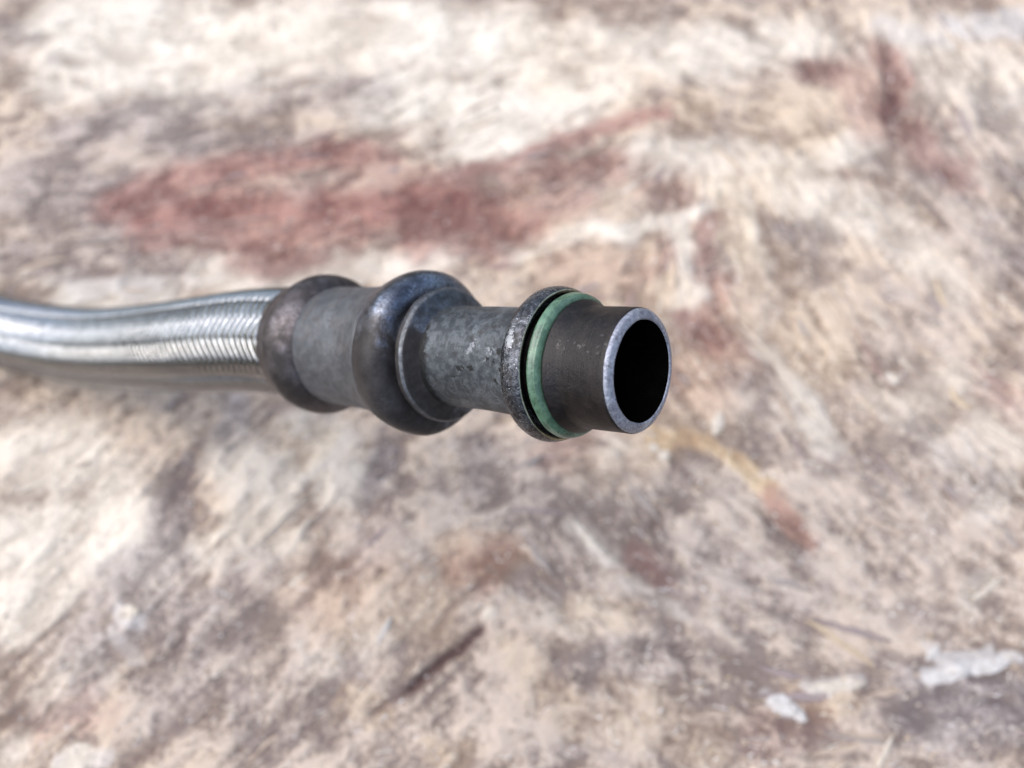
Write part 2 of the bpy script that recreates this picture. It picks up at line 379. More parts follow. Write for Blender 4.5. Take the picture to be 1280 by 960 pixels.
# ------------------------------------------------------------------ wood surface
# Stains and painted shade on the wood, in millimetres on its top: (channel, half width, strength, softness, points)
STAINS_AND_SHADE = [
    ('g', 13.1, 0.7224999999999999, 1.0, [(-150.1, 202.3), (-130.6, 207.9), (-109.8, 200.5)]),
    ('g', 18.1, 0.68, 1.0, [(-164.3, 179.3), (-137.0, 175.9), (-115.2, 159.5)]),
    ('g', 10.6, 0.5525, 1.0, [(-156.1, 150.2), (-127.7, 147.1), (-105.5, 142.6)]),
    ('g', 10.1, 0.4675, 1.0, [(-114.7, 211.7), (-88.3, 223.3), (-51.1, 221.3)]),
    ('g', 7.4, 0.51, 1.0, [(-68.8, 227.2), (-51.2, 222.5)]),
    ('g', 7.9, 0.4675, 1.0, [(-92.8, 196.9), (-73.9, 198.7)]),
    ('g', 6.5, 0.51, 1.0, [(-192.0, 256.5), (-181.5, 245.7)]),
    ('g', 13.7, 0.425, 1.0, [(-107.2, 186.2), (-124.5, 179.3)]),
    ('g', 16.4, 0.51, 1.0, [(146.5, 193.3), (151.0, 169.3), (158.2, 153.3)]),
    ('g', 12.4, 0.425, 1.0, [(171.6, 215.5), (167.9, 182.7)]),
    ('g', 5.6, 0.425, 1.0, [(118.3, 187.9), (127.5, 186.9)]),
    ('g', 7.6, 0.3825, 1.0, [(71.0, 196.9), (77.7, 196.1)]),
    ('g', 5.5, 0.3825, 1.0, [(68.4, 164.4), (62.6, 147.1)]),
    ('g', 12.4, 0.3825, 1.0, [(91.6, 156.4), (84.6, 144.1)]),
    ('g', 10.6, 0.34, 1.0, [(114.5, 121.0), (130.2, 126.6)]),
    ('g', 4.3, 0.51, 1.0, [(111.7, 142.6), (117.9, 134.6)]),
    ('g', 5.8, 0.9, 1.0, [(-89.1, 80.3), (-91.3, 68.8)]),
    ('g', 6.4, 0.85, 1.0, [(-91.5, 69.9), (-91.3, 57.9)]),
    ('g', 8.3, 0.75, 1.0, [(-89.8, 55.7), (-100.3, 46.4)]),
    ('g', 9.1, 0.7, 1.0, [(-78.9, 41.4), (-102.7, 39.4), (-105.4, 33.6)]),
    ('g', 11.8, 0.6, 1.0, [(-69.6, 46.4), (-71.6, 33.6), (-83.3, 22.4)]),
    ('g', 5.3, 0.6, 1.0, [(-102.0, 27.9), (-106.1, 20.5)]),
    ('g', 4.9, 0.8, 1.0, [(-35.7, 81.4), (-39.0, 73.3)]),
    ('g', 5.4, 0.6, 1.0, [(-8.9, 85.0), (-8.7, 75.6)]),
    ('g', 5.2, 0.7, 1.0, [(-77.6, 98.6), (-78.9, 92.3)]),
    ('g', 5.0, 0.6, 1.0, [(-20.9, 55.7), (-17.6, 50.5)]),
    ('g', 6.6, 0.5, 1.0, [(-17.1, 66.6), (0.0, 71.1)]),
    ('g', 3.5, 0.5, 1.0, [(-50.4, 39.4), (-47.9, 35.5)]),
    ('g', 6.8, 0.5, 1.0, [(-29.8, 33.6), (-23.8, 31.7)]),
    ('g', 12.0, 0.4, 1.0, [(0.0, 77.9), (12.8, 66.6), (30.5, 75.6)]),  # soft shadow below the fitting, painted as grey
    ('g', 13.3, 0.42, 1.0, [(25.7, 66.6), (47.5, 71.1), (54.6, 57.9)]),  # the fitting's painted shadow, carried on below the open end
    ('g', 12.1, 0.55, 1.0, [(54.1, 53.6), (72.8, 41.4)]),
    ('g', 9.6, 0.6, 1.0, [(19.5, 24.2), (37.3, 27.9)]),
    ('g', 10.8, 0.55, 1.0, [(41.9, 15.2), (11.3, 10.0)]),
    ('g', 17.4, 0.45, 1.0, [(89.3, 75.6), (108.0, 62.2)]),
    ('g', 9.0, 0.5, 1.0, [(93.1, 41.4), (104.3, 37.4)]),
    ('g', 11.3, 0.95, 1.0, [(101.4, 17.0), (122.4, 17.0)]),
    ('g', 7.4, 0.5, 1.0, [(-37.1, 26.0), (-55.2, 15.2)]),
    ('g', 8.2, 0.5, 1.0, [(-52.1, 20.5), (-41.5, 11.7)]),
    ('g', 7.3, 0.6, 1.0, [(-67.5, 20.5), (-58.5, 11.7)]),
    ('g', 12.5, 0.4, 1.0, [(-7.6, 15.2), (-15.0, 8.3)]),
    ('g', 9.7, 0.45, 1.0, [(52.6, 41.4), (57.1, 29.8)]),
    ('g', 6.3, 0.55, 1.0, [(82.4, 49.5), (74.8, 53.6)]),
    ('g', 9.1, 0.5, 1.0, [(115.5, 85.0), (128.5, 75.6)]),
    ('g', 11.1, 0.4, 1.0, [(73.2, 99.8), (56.1, 71.1)]),
    ('r', 8.0, 0.85, 1.0, [(-128.3, 172.6), (-109.1, 182.0), (-91.4, 187.6), (-65.1, 193.3), (-51.5, 193.3)]),
    ('r', 10.0, 0.95, 1.0, [(-116.2, 164.4), (-93.6, 168.6), (-67.7, 169.3), (-44.4, 170.9)]),
    ('r', 6.8, 0.85, 1.0, [(-96.7, 156.4), (-76.4, 156.4), (-51.3, 161.1)]),
    ('r', 6.2, 0.75, 1.0, [(-85.3, 148.6), (-60.7, 152.6)]),
    ('r', 8.9, 1, 1.0, [(-44.4, 170.9), (-31.5, 174.2), (-18.3, 172.6)]),
    ('r', 9.9, 0.85, 1.0, [(-30.9, 162.7), (-10.4, 166.0), (2.6, 166.0)]),
    ('r', 7.9, 0.75, 1.0, [(-25.5, 156.4), (-7.6, 154.8)]),
    ('r', 4.5, 0.8, 1.0, [(-26.6, 182.0), (-8.1, 187.9), (10.9, 196.9), (27.7, 204.9), (41.9, 210.9), (53.3, 213.6)]),
    ('r', 7.3, 0.6, 1.0, [(0.0, 184.5), (21.4, 186.2), (37.8, 189.7)]),
    ('r', 7.7, 0.55, 1.0, [(5.2, 167.6), (21.0, 172.6)]),
    ('r', 3.7, 0.7, 1.0, [(-46.2, 194.0), (-40.0, 191.1)]),
    ('r', 2.3, 0.7, 1.0, [(-116.6, 153.9), (-96.9, 157.6)]),
    ('r', 6.1, 0.5, 1.0, [(-56.3, 186.2), (-32.0, 182.7)]),
    ('r', 6.6, 0.75, 1.0, [(55.4, 126.6), (61.7, 118.3)]),
    ('r', 5.2, 0.55, 1.0, [(63.1, 141.1), (59.1, 126.6)]),
    ('r', 3.3, 0.6, 1.0, [(65.5, 166.0), (62.9, 150.2)]),
    ('r', 7.8, 0.45, 1.0, [(120.4, 227.2), (124.3, 204.2)]),
    ('r', 5.7, 0.55, 1.0, [(136.2, 207.9), (143.8, 193.3), (149.7, 184.5)]),
    ('r', 9.0, 0.35, 1.0, [(42.9, 186.2), (53.0, 179.3)]),
    ('r', 4.6, 0.5, 1.0, [(146.5, 187.9), (153.1, 182.0)]),
    ('r', 4.1, 0.4, 1.0, [(0.0, 55.7), (-8.2, 49.5)]),
    ('r', 5.0, 0.45, 1.0, [(-14.6, 53.6), (-2.1, 55.7)]),
    ('r', 3.7, 0.5, 1.0, [(33.3, 53.6), (37.1, 49.5)]),
    ('r', 7.5, 0.3, 1.0, [(55.2, 102.4), (60.7, 110.2)]),
    ('r', 4.1, 0.4, 1.0, [(50.6, 153.3), (39.8, 144.1)]),
    ('r', 5.6, 0.35, 1.0, [(-103.7, 18.7), (-110.5, 15.2)]),
    ('r', 5.4, 0.3, 1.0, [(70.5, 15.2), (60.2, 10.0)]),
    ('r', 5.9, 0.4, 1.0, [(13.3, 85.0), (27.2, 94.8)]),
    ('r', 10.2, 0.25, 1.0, [(-37.4, 53.6), (-44.9, 45.4)]),
    ('r', 5.4, 0.4, 1.0, [(138.7, 105.0), (142.3, 97.3)]),
    ('d', 4.9, 0.42900000000000005, 0.95, [(108.5, 233.3), (118.3, 234.5)]),
    ('d', 3.5, 0.39, 0.95, [(137.7, 247.8), (135.0, 231.3)]),
    ('d', 4.3, 0.585, 0.95, [(135.6, 231.3), (132.8, 211.7)]),
    ('d', 2.5, 0.39, 0.95, [(88.6, 257.3), (90.8, 251.3)]),
    ('d', 2.5, 0.35100000000000003, 0.95, [(-175.5, 248.7), (-173.4, 249.6)]),
    ('d', 2.8, 0.31200000000000006, 0.95, [(-166.9, 240.7), (-157.8, 237.0)]),
    ('d', 2.4, 0.31200000000000006, 0.95, [(-35.6, 175.9), (-26.3, 174.2)]),
    ('d', 2.2, 0.27299999999999996, 0.95, [(-43.4, 193.3), (-39.5, 191.8)]),
    ('d', 1.0, 0.39, 0.95, [(-124.8, 25.1), (-119.0, 32.4), (-114.3, 37.4), (-109.1, 45.0)]),
    ('d', 1.2, 0.9359999999999999, 1.2, [(-24.2, 22.4), (-15.8, 29.8), (-10.0, 34.3)]),
    ('d', 1.6, 0.9750000000000001, 1.1, [(-13.4, 31.3), (-7.6, 36.3)]),
    ('d', 1.9, 0.35100000000000003, 1.2, [(-34.1, 17.3), (-26.7, 21.3)]),
    ('d', 2.2, 0.6240000000000001, 0.95, [(-89.6, 5.2), (-84.6, 10.0), (-78.9, 14.3)]),
    ('d', 2.6, 0.35100000000000003, 0.95, [(-78.9, 14.3), (-72.2, 19.6)]),
    ('d', 2.2, 0.39, 0.95, [(-48.4, 13.4), (-42.4, 10.8)]),
    ('d', 1.4, 0.39, 0.95, [(-82.4, 29.8), (-81.8, 37.4)]),
    ('d', 2.1, 0.31200000000000006, 0.95, [(-21.9, 55.7), (-18.6, 51.5)]),
    ('d', 1.7, 0.39, 0.95, [(40.6, 31.7), (42.9, 29.4)]),
    ('d', 2.1, 0.39, 0.95, [(69.3, 65.5), (76.8, 58.9)]),
    ('d', 1.7, 0.31200000000000006, 0.95, [(50.0, 63.9), (52.5, 62.2)]),
    ('d', 2.4, 0.35100000000000003, 0.95, [(97.5, 38.4), (100.2, 41.4)]),
    ('d', 1.9, 0.31200000000000006, 0.95, [(25.1, 21.4), (28.9, 19.6)]),
    ('d', 1.7, 0.31200000000000006, 0.95, [(110.5, 50.5), (110.8, 47.8)]),
    ('d', 1.6, 0.27299999999999996, 0.95, [(28.5, 77.9), (30.5, 76.1)]),
    ('d', 2.2, 0.23399999999999999, 0.95, [(-37.2, 77.9), (-38.7, 74.5)]),
    ('d', 1.3, 0.31200000000000006, 0.95, [(-121.6, 14.3), (-117.2, 18.7)]),
    ('d', 1.3, 0.27299999999999996, 0.95, [(38.1, 62.2), (39.5, 65.5)]),
    ('d', 2.0, 0.27299999999999996, 0.95, [(49.0, 45.4), (46.5, 41.4)]),
    ('d', 2.6, 0.27299999999999996, 0.95, [(-89.8, 77.9), (-90.9, 66.6)]),
    ('d', 1.7, 0.23399999999999999, 0.95, [(40.7, 156.4), (36.2, 145.6)]),
    ('d', 1.6, 0.23399999999999999, 0.95, [(48.2, 154.8), (46.1, 144.1)]),
    ('d', 1.4, 0.23399999999999999, 0.95, [(65.7, 167.6), (63.3, 153.3)]),
    ('o', 3.0, 0.9750000000000001, 0.6, [(40.3, 89.4), (53.4, 85.5), (62.7, 80.3), (70.6, 74.5)]),
    ('r', 2.8, 0.7, 1.0, [(70.5, 73.3), (77.8, 58.9)]),
    ('o', 3.0, 0.375, 0.6, [(72.3, 71.1), (76.9, 60.0)]),
    ('o', 5.0, 0.44999999999999996, 0.6, [(70.0, 177.6), (73.0, 150.2), (74.2, 126.6)]),
    ('o', 4.3, 0.375, 0.6, [(2.6, 159.5), (12.8, 161.1)]),
    ('o', 5.9, 0.26249999999999996, 0.6, [(59.5, 219.4), (64.3, 211.7)]),
    ('o', 7.9, 0.22499999999999998, 0.6, [(-28.6, 45.4), (-20.1, 37.4)]),
    ('o', 4.1, 0.3375, 0.6, [(71.7, 22.4), (80.7, 18.7)]),
    ('o', 5.8, 0.26249999999999996, 0.6, [(-53.8, 89.9), (-57.8, 85.0)]),
    ('o', 4.0, 0.26249999999999996, 0.6, [(-40.3, 18.7), (-32.4, 15.2)]),
    ('o', 4.0, 0.30000000000000004, 0.6, [(16.1, 39.4), (28.1, 38.4)]),
    ('o', 5.5, 0.26249999999999996, 0.6, [(0.0, 27.9), (15.2, 15.2)]),
    ('o', 6.3, 0.30000000000000004, 0.6, [(-14.6, 55.7), (0.0, 53.6)]),
    ('o', 4.1, 0.30000000000000004, 0.6, [(5.3, 175.9), (0.0, 169.3)]),
    ('o', 16.9, 0.1875, 0.6, [(11.8, 243.6), (34.4, 227.2)]),
    ('o', 17.8, 0.15000000000000002, 0.6, [(-100.0, 243.6), (-65.1, 247.8)]),
    ('o', 3.6, 0.30000000000000004, 0.6, [(-18.7, 8.3), (-11.2, 6.6)]),
    ('o', 3.4, 0.375, 0.6, [(72.3, 19.5), (74.8, 18.0)]),
    ('c', 21.5, 0.8800000000000001, 1.0, [(-162.0, 256.5), (-100.7, 247.8), (-41.7, 252.1), (0.0, 243.6)]),
    ('c', 17.3, 0.77, 1.0, [(-156.3, 233.3), (-98.7, 235.3)]),
    ('c', 16.3, 0.8250000000000001, 1.0, [(-39.9, 223.3), (0.0, 211.7), (-11.0, 202.3)]),
    ('c', 14.1, 0.66, 1.0, [(17.6, 243.6), (64.7, 243.6), (106.6, 247.8)]),
    ('c', 13.2, 0.77, 1.0, [(0.0, 200.5), (16.9, 215.5), (34.4, 227.2)]),
    ('c', 6.3, 0.8800000000000001, 1.0, [(70.0, 177.6), (73.8, 156.4), (74.7, 126.6)]),
    ('c', 4.6, 0.77, 1.0, [(0.0, 154.8), (30.7, 159.5), (62.3, 167.6)]),
    ('c', 3.8, 0.66, 1.0, [(57.0, 166.0), (56.0, 144.1), (51.8, 126.6)]),
    ('c', 4.9, 0.66, 1.0, [(75.5, 115.6), (82.4, 99.8), (87.5, 89.9)]),
    ('c', 7.5, 0.66, 1.0, [(48.8, 193.3), (97.1, 189.7), (120.1, 196.9)]),
    ('c', 5.2, 0.55, 1.0, [(-91.8, 157.6), (-102.3, 158.9)]),
    ('c', 4.2, 0.55, 1.0, [(-76.1, 173.9), (-65.9, 175.9)]),
    ('c', 7.2, 0.66, 1.0, [(-96.8, 142.6), (-59.9, 145.6), (-20.1, 150.2)]),
    ('c', 7.0, 0.8800000000000001, 1.0, [(-137.8, 137.5), (-108.1, 136.7)]),
    ('c', 10.4, 0.68, 1.0, [(-137.7, 85.0), (-118.8, 80.3), (-103.6, 71.1)]),
    ('c', 13.1, 0.7224999999999999, 1.0, [(-125.9, 57.9), (-112.2, 62.2), (-100.2, 55.7)]),
    ('c', 9.3, 0.68, 1.0, [(-125.4, 41.4), (-118.4, 45.4)]),
    ('c', 7.8, 0.595, 1.0, [(-77.8, 85.0), (-66.9, 71.1), (-72.0, 62.2)]),
    ('c', 7.2, 0.5525, 1.0, [(-61.3, 77.9), (-45.8, 75.6)]),
    ('c', 6.4, 0.51, 1.0, [(-81.8, 57.9), (-62.9, 57.9)]),
    ('c', 6.9, 0.425, 1.0, [(-54.4, 94.8), (-48.9, 85.0)]),
    ('c', 2.3, 0.68, 1.0, [(15.9, 63.9), (21.0, 57.9), (26.0, 53.6)]),
    ('c', 2.4, 0.595, 1.0, [(30.8, 47.4), (42.3, 39.4)]),
    ('c', 4.0, 0.34, 1.0, [(12.1, 39.4), (24.1, 38.4)]),
    ('c', 5.8, 0.425, 1.0, [(-111.9, 20.5), (-105.5, 26.0)]),
    ('c', 4.6, 0.425, 1.0, [(124.0, 66.6), (135.1, 75.6)]),
    ('c', 3.4, 0.425, 1.0, [(85.2, 89.9), (82.4, 99.8)]),
    ('c', 2.9, 0.425, 1.0, [(123.6, 49.5), (116.9, 43.4)]),
    ('c', 2.9, 0.425, 1.0, [(-119.4, 6.6), (-114.7, 10.0)]),
    ('c', 8.3, 0.44000000000000006, 1.0, [(124.7, 156.4), (136.2, 141.1)]),
    ('c', 10.0, 0.34, 1.0, [(111.6, 97.3), (129.5, 105.0)]),
    ('c', 8.0, 0.3825, 1.0, [(-43.7, 33.6), (-28.3, 41.4)]),
    ('c', 20.7, 0.44000000000000006, 1.0, [(150.0, 243.6), (174.9, 227.2)]),
    ('c', 3.7, 0.51, 1.0, [(17.9, 88.6), (31.1, 85.0)]),
    ('c', 10.3, 0.55, 1.0, [(90.1, 179.3), (119.1, 166.0)]),
    ('c', 7.2, 0.425, 1.0, [(124.4, 85.0), (143.6, 89.9)]),
    ('c', 6.3, 0.3825, 1.0, [(-44.1, 57.9), (-24.9, 53.6)]),
    ('w', 7.4, 0.6, 0.6, [(170.1, 258.7), (191.5, 260.0)]),
    ('w', 1.7, 0.85, 0.6, [(101.5, 24.2), (111.5, 26.4), (126.0, 29.4)]),
    ('w', 2.4, 0.6, 0.6, [(106.0, 27.9), (118.2, 29.8)]),
    ('w', 1.9, 0.7, 0.6, [(62.7, 20.5), (67.8, 16.6)]),
    ('w', 1.5, 0.5, 0.6, [(72.7, 22.7), (85.5, 23.8)]),
    ('w', 2.0, 0.5, 0.6, [(-98.9, 40.2), (-93.8, 39.8)]),
    ('w', 2.5, 0.45, 0.6, [(-104.5, 6.6), (-97.2, 7.4)]),
    ('w', 1.8, 0.4, 0.6, [(102.9, 31.7), (105.4, 29.8)]),
    ('w', 2.3, 0.3, 0.6, [(-99.8, 35.5), (-92.8, 30.7)]),
    ('w', 4.3, 0.35, 0.6, [(138.0, 256.5), (159.9, 247.8)]),
    ('w', 4.4, 0.3, 0.6, [(-135.4, 138.1), (-113.6, 139.6)]),
    ('d', 0.9, 0.7020000000000001, 1.2, [(-34.0, 16.6), (-24.2, 22.4)]),
    ('d', 4.4, 0.27299999999999996, 1.2, [(-88.2, 79.1), (-91.5, 66.6)]),
    ('o', 10.5, 0.3375, 0.6, [(51.4, 110.2), (62.7, 126.6)]),
    ('r', 12.0, 0.3, 1.0, [(51.1, 107.6), (68.2, 132.3)]),
    ('o', 13.3, 0.26249999999999996, 0.6, [(15.1, 150.2), (43.9, 132.3)]),
    ('o', 11.4, 0.26249999999999996, 0.6, [(80.1, 147.1), (87.3, 115.6)]),
    ('g', 27.7, 0.4, 1.0, [(-16.7, 55.7), (112.8, 55.7)]),  # shade over the nearer half, painted as broad grey
    ('g', 20.4, 0.4, 1.0, [(-61.5, 18.7), (102.8, 15.2)]),  # more painted shade towards the near edge
    ('o', 6.3, 0.44999999999999996, 0.6, [(-16.6, 53.6), (-2.1, 55.7)]),
    ('o', 8.0, 0.30000000000000004, 0.6, [(-44.5, 41.4), (-20.2, 41.4)]),
    ('o', 7.2, 0.26249999999999996, 0.6, [(26.8, 17.0), (45.1, 10.0)]),
    ('o', 10.8, 0.22499999999999998, 0.6, [(45.1, 147.1), (29.6, 138.1)]),
    ('o', 15.1, 0.22499999999999998, 0.6, [(100.1, 207.9), (79.5, 179.3)]),
    ('r', 8.3, 0.3, 1.0, [(15.0, 147.1), (35.0, 147.1)]),
    ('o', 13.9, 0.22499999999999998, 0.6, [(50.4, 99.8), (26.7, 85.0)]),
    ('r', 11.4, 0.5, 1.0, [(118.3, 231.3), (130.2, 219.4)]),
    ('r', 6.9, 0.7, 1.0, [(110.0, 233.3), (117.2, 233.3)]),
    ('r', 5.9, 0.8, 1.0, [(137.7, 243.6), (133.1, 211.7)]),
    ('r', 7.6, 0.5, 1.0, [(133.4, 207.9), (141.1, 193.3)]),
]

# Which way the fibres run: (x mm, y mm, degrees)
GRAIN_DIRECTIONS = [
    (-154.8, 227.2, 15.0),
    (-70.6, 243.6, 7.0),
    (-88.5, 169.3, 16.0),
    (2.7, 196.9, 28.0),
    (74.5, 227.2, -14.0),
    (134.8, 227.2, -95.0),
    (159.1, 189.7, -75.0),
    (70.5, 150.2, -82.0),
    (84.5, 112.9, -69.0),
    (131.5, 112.9, -52.0),
    (28.0, 156.4, 10.0),
    (-119.4, 132.3, 6.0),
    (-112.3, 53.6, 53.0),
    (-72.3, 64.4, 62.0),
    (-17.7, 29.8, 42.0),
    (-47.7, 33.6, 42.0),
    (-73.7, 11.7, 42.0),
    (12.5, 53.6, -46.0),
    (61.0, 75.6, -45.0),
    (31.1, 24.2, -12.0),
    (69.4, 20.5, 5.0),
    (109.4, 26.0, 11.0),
    (108.5, 64.4, -54.0),
    (-8.7, 75.6, 26.0),
    (57.9, 150.2, -92.0),
    (-133.3, 85.0, 37.0),
]

# Loose or half-torn flakes: (x mm, y mm, length, width, degrees, kind)
CHIPS = [
    (58.2, 92.8, 7.1, 3.5, 74, 'pale'),
    (65.3, 18.7, 7.3, 4.6, -20, 'white'),
    (106.2, 25.1, 10.1, 3.3, 9, 'white'),
    (117.2, 27.5, 11.6, 3.6, 13, 'white'),
    (-96.4, 40.0, 5.1, 3.8, 10, 'pale'),
    (-32.0, 35.9, 7.6, 1.4, 65, 'white'),
    (-5.6, 40.0, 4.4, 3.2, 50, 'pale'),
    (87.7, 8.3, 8.4, 1.5, 54, 'pale'),
    (42.0, 83.1, 3.5, 3.3, 0, 'pale'),
    (39.4, 85.5, 3.1, 2.9, 0, 'pale'),
    (79.2, 23.1, 13.7, 2.9, 4, 'pale'),
    (68.8, 16.6, 4.5, 3.2, -42, 'white'),
    (104.3, 30.7, 5.1, 2.5, 50, 'white'),
    (-102.6, 6.6, 10.5, 7.4, 14, 'pale'),
    (20.0, 59.6, 12.5, 2.8, -52, 'pale'),
    (73.2, 63.3, 12.0, 3.7, -51, 'brown'),
    (121.9, 46.4, 11.2, 1.6, 34, 'pale'),
    (110.4, 107.6, 6.0, 4.3, 0, 'pale'),
]


X0, X1, Y0, Y1, STEP = -250.0, 250.0, -45.0, 325.0, 0.58
nx, ny = int((X1 - X0) / STEP) + 1, int((Y1 - Y0) / STEP) + 1
gx, gy = np.meshgrid(np.linspace(X0, X1, nx), np.linspace(Y0, Y1, ny))
rng = np.random.default_rng(11)


def value_noise(cell, seed, x=gx, y=gy):
    r = np.random.default_rng(seed)
    w, h = int((X1 - X0) / cell) + 8, int((Y1 - Y0) / cell) + 8
    g = r.random((h, w))
    u, v = (x - X0) / cell + 2, (y - Y0) / cell + 2
    u, v = np.clip(u, 0, w - 2.001), np.clip(v, 0, h - 2.001)
    i, j = u.astype(int), v.astype(int)
    a, b = u - i, v - j
    a, b = a * a * (3 - 2 * a), b * b * (3 - 2 * b)
    return (g[j, i] * (1 - a) + g[j, i + 1] * a) * (1 - b) + (g[j + 1, i] * (1 - a) + g[j + 1, i + 1] * a) * b


def fbm(cell, seed, octv=4, x=gx, y=gy, gain=0.55):
    s, a, tot = 0, 1.0, 0
    for k in range(octv):
        s = s + a * value_noise(cell / 2 ** k, seed + k, x, y)
        tot += a
        a *= gain
    return s / tot


# smooth direction field
cx = np.zeros_like(gx)
sx = np.zeros_like(gx)
for (x, y, d) in GRAIN_DIRECTIONS:
    w = 1.0 / (((gx - x) ** 2 + (gy - y) ** 2) + 300.0) ** 1.3
    cx += w * math.cos(2 * math.radians(d))
    sx += w * math.sin(2 * math.radians(d))
theta = 0.5 * np.arctan2(sx, cx) + (fbm(26, 91) - 0.5) * 0.8
ux, uy = np.cos(theta), np.sin(theta)


def streak(img, length):
    """Smear a noise image along the fibre direction."""
    acc = img.copy()
    n = 1
    for sgn in (1, -1):
        px = np.tile(np.arange(nx, dtype=float), (ny, 1))
        py = np.tile(np.arange(ny, dtype=float)[:, None], (1, nx))
        dx, dy = ux * sgn, uy * sgn
        for k in range(int(length / STEP)):
            px = np.clip(px + dx, 0, nx - 1)
            py = np.clip(py + dy, 0, ny - 1)
            i, j = px.astype(int), py.astype(int)
            acc += img[j, i]
            n += 1
            ndx, ndy = ux[j, i], uy[j, i]
            flip = np.where(ndx * dx + ndy * dy < 0, -1.0, 1.0)
            dx, dy = ndx * flip, ndy * flip
    return acc / n


def norm01(a):
    lo, hi = np.percentile(a, 1), np.percentile(a, 99)
    return np.clip((a - lo) / (hi - lo), 0, 1)


fib_fine = norm01(streak(value_noise(0.8, 5), 2.0))
fib_coarse = norm01(streak(value_noise(2.4, 6), 5.0))
blotch = norm01(0.75 * fbm(12, 40, 6, gx + (fbm(9, 45) - 0.5) * 9, gy + (fbm(9, 49) - 0.5) * 9, gain=0.68) + 0.12 * fib_coarse)

wx = gx + (fbm(12, 21, 4) - 0.5) * 12 + (fib_fine - 0.5) * 2.5
wy = gy + (fbm(12, 31, 4) - 0.5) * 12 + (fib_coarse - 0.5) * 2.5
fib_long = norm01(streak(value_noise(1.5, 7), 13.0))
breakup = norm01(0.35 * fib_coarse + 0.65 * norm01(fbm(7, 61, 5)))
mask = {k: np.zeros_like(gx) for k in 'rgcdow'}
for (ch, hw, k, soft, pts) in STAINS_AND_SHADE:
    pad = hw * 2.2 + 8
    xs, ys = [p[0] for p in pts], [p[1] for p in pts]
    i0, i1 = int((min(xs) - pad - X0) / STEP), int((max(xs) + pad - X0) / STEP) + 1
    j0, j1 = int((min(ys) - pad - Y0) / STEP), int((max(ys) + pad - Y0) / STEP) + 1
    sl = (slice(max(j0, 0), min(j1, ny)), slice(max(i0, 0), min(i1, nx)))
    amt = 1.0 if ch != 'd' else 0.3
    qx = gx[sl] + (wx[sl] - gx[sl]) * min(1.0, hw / 4.0) * amt
    qy = gy[sl] + (wy[sl] - gy[sl]) * min(1.0, hw / 4.0) * amt
    d = np.full(qx.shape, 1e9)
    for (ax, ay), (bx, by) in zip(pts[:-1], pts[1:]):
        vx, vy = bx - ax, by - ay
        tt = np.clip(((qx - ax) * vx + (qy - ay) * vy) / (vx * vx + vy * vy + 1e-9), 0, 1)
        d = np.minimum(d, np.hypot(qx - ax - tt * vx, qy - ay - tt * vy))
    e = np.clip((1.0 + soft * 0.7 - d / hw) / (soft * 1.4), 0, 1)
    e = e * e * (3 - 2 * e)
    bk = breakup[sl] if ch != 'r' else 0.65 * fib_long[sl] + 0.35 * breakup[sl]
    lo = {'d': 0.9, 'o': 0.3, 'r': 0.28}.get(ch, 0.05)
    e = e * k * np.clip(lo + (bk + e * 0.75 - 0.35) * 1.6, 0, 1)
    mask[ch][sl] = np.maximum(mask[ch][sl], e)

gz = (fib_coarse - 0.5) * 0.45 + (fib_fine - 0.5) * 0.3 + (blotch - 0.5) * 1.3 + (fbm(60, 71, 3) - 0.5) * 3.0
gz = gz - mask['d'] * 1.3 + mask['w'] * 0.5 + mask['c'] * 0.3 - 1.0
gz[gy < -38] -= 0.4
verts = np.stack([gx, gy, gz], -1).reshape(-1, 3) * MM
idx = np.arange(nx * ny).reshape(ny, nx)
quads = np.stack([idx[:-1, :-1], idx[:-1, 1:], idx[1:, 1:], idx[1:, :-1]], -1).reshape(-1, 4)
# edge skirt so the wood is a thick slab
rim_i = np.concatenate([idx[0, :], idx[1:, -1], idx[-1, -2::-1], idx[-2:0:-1, 0]])
low = verts[rim_i].copy()
low[:, 2] = -0.035
nb = len(verts)
ring = np.arange(len(rim_i))
skirt = np.stack([rim_i, nb + ring, nb + np.roll(ring, -1), np.roll(rim_i, -1)], -1)
allv = np.concatenate([verts, low])
me = np_mesh('wood_surface', allv, np.concatenate([quads, skirt]))
padm = lambda a: np.concatenate([a.reshape(-1), a.reshape(-1)[rim_i]])
color_attr(me, 'stain_shade_a', np.stack([padm(mask['r']), padm(mask['g']), padm(mask['c'])], -1))
color_attr(me, 'stain_b', np.stack([padm(mask['d']), padm(mask['o']), padm(mask['w'])], -1))
color_attr(me, 'fibre', np.stack([padm(fib_fine), padm(fib_coarse), padm(blotch)], -1))
wood_o = link('wood_surface', me, [M['wood']])
wood_o['kind'] = 'structure'
wood_o['label'] = 'weathered stained wood surface with torn fibres under the hose'


def surf(x, y):
    i = min(max(int((x - X0) / STEP), 0), nx - 1)
    j = min(max(int((y - Y0) / STEP), 0), ny - 1)
    return gz[j, i], theta[j, i]


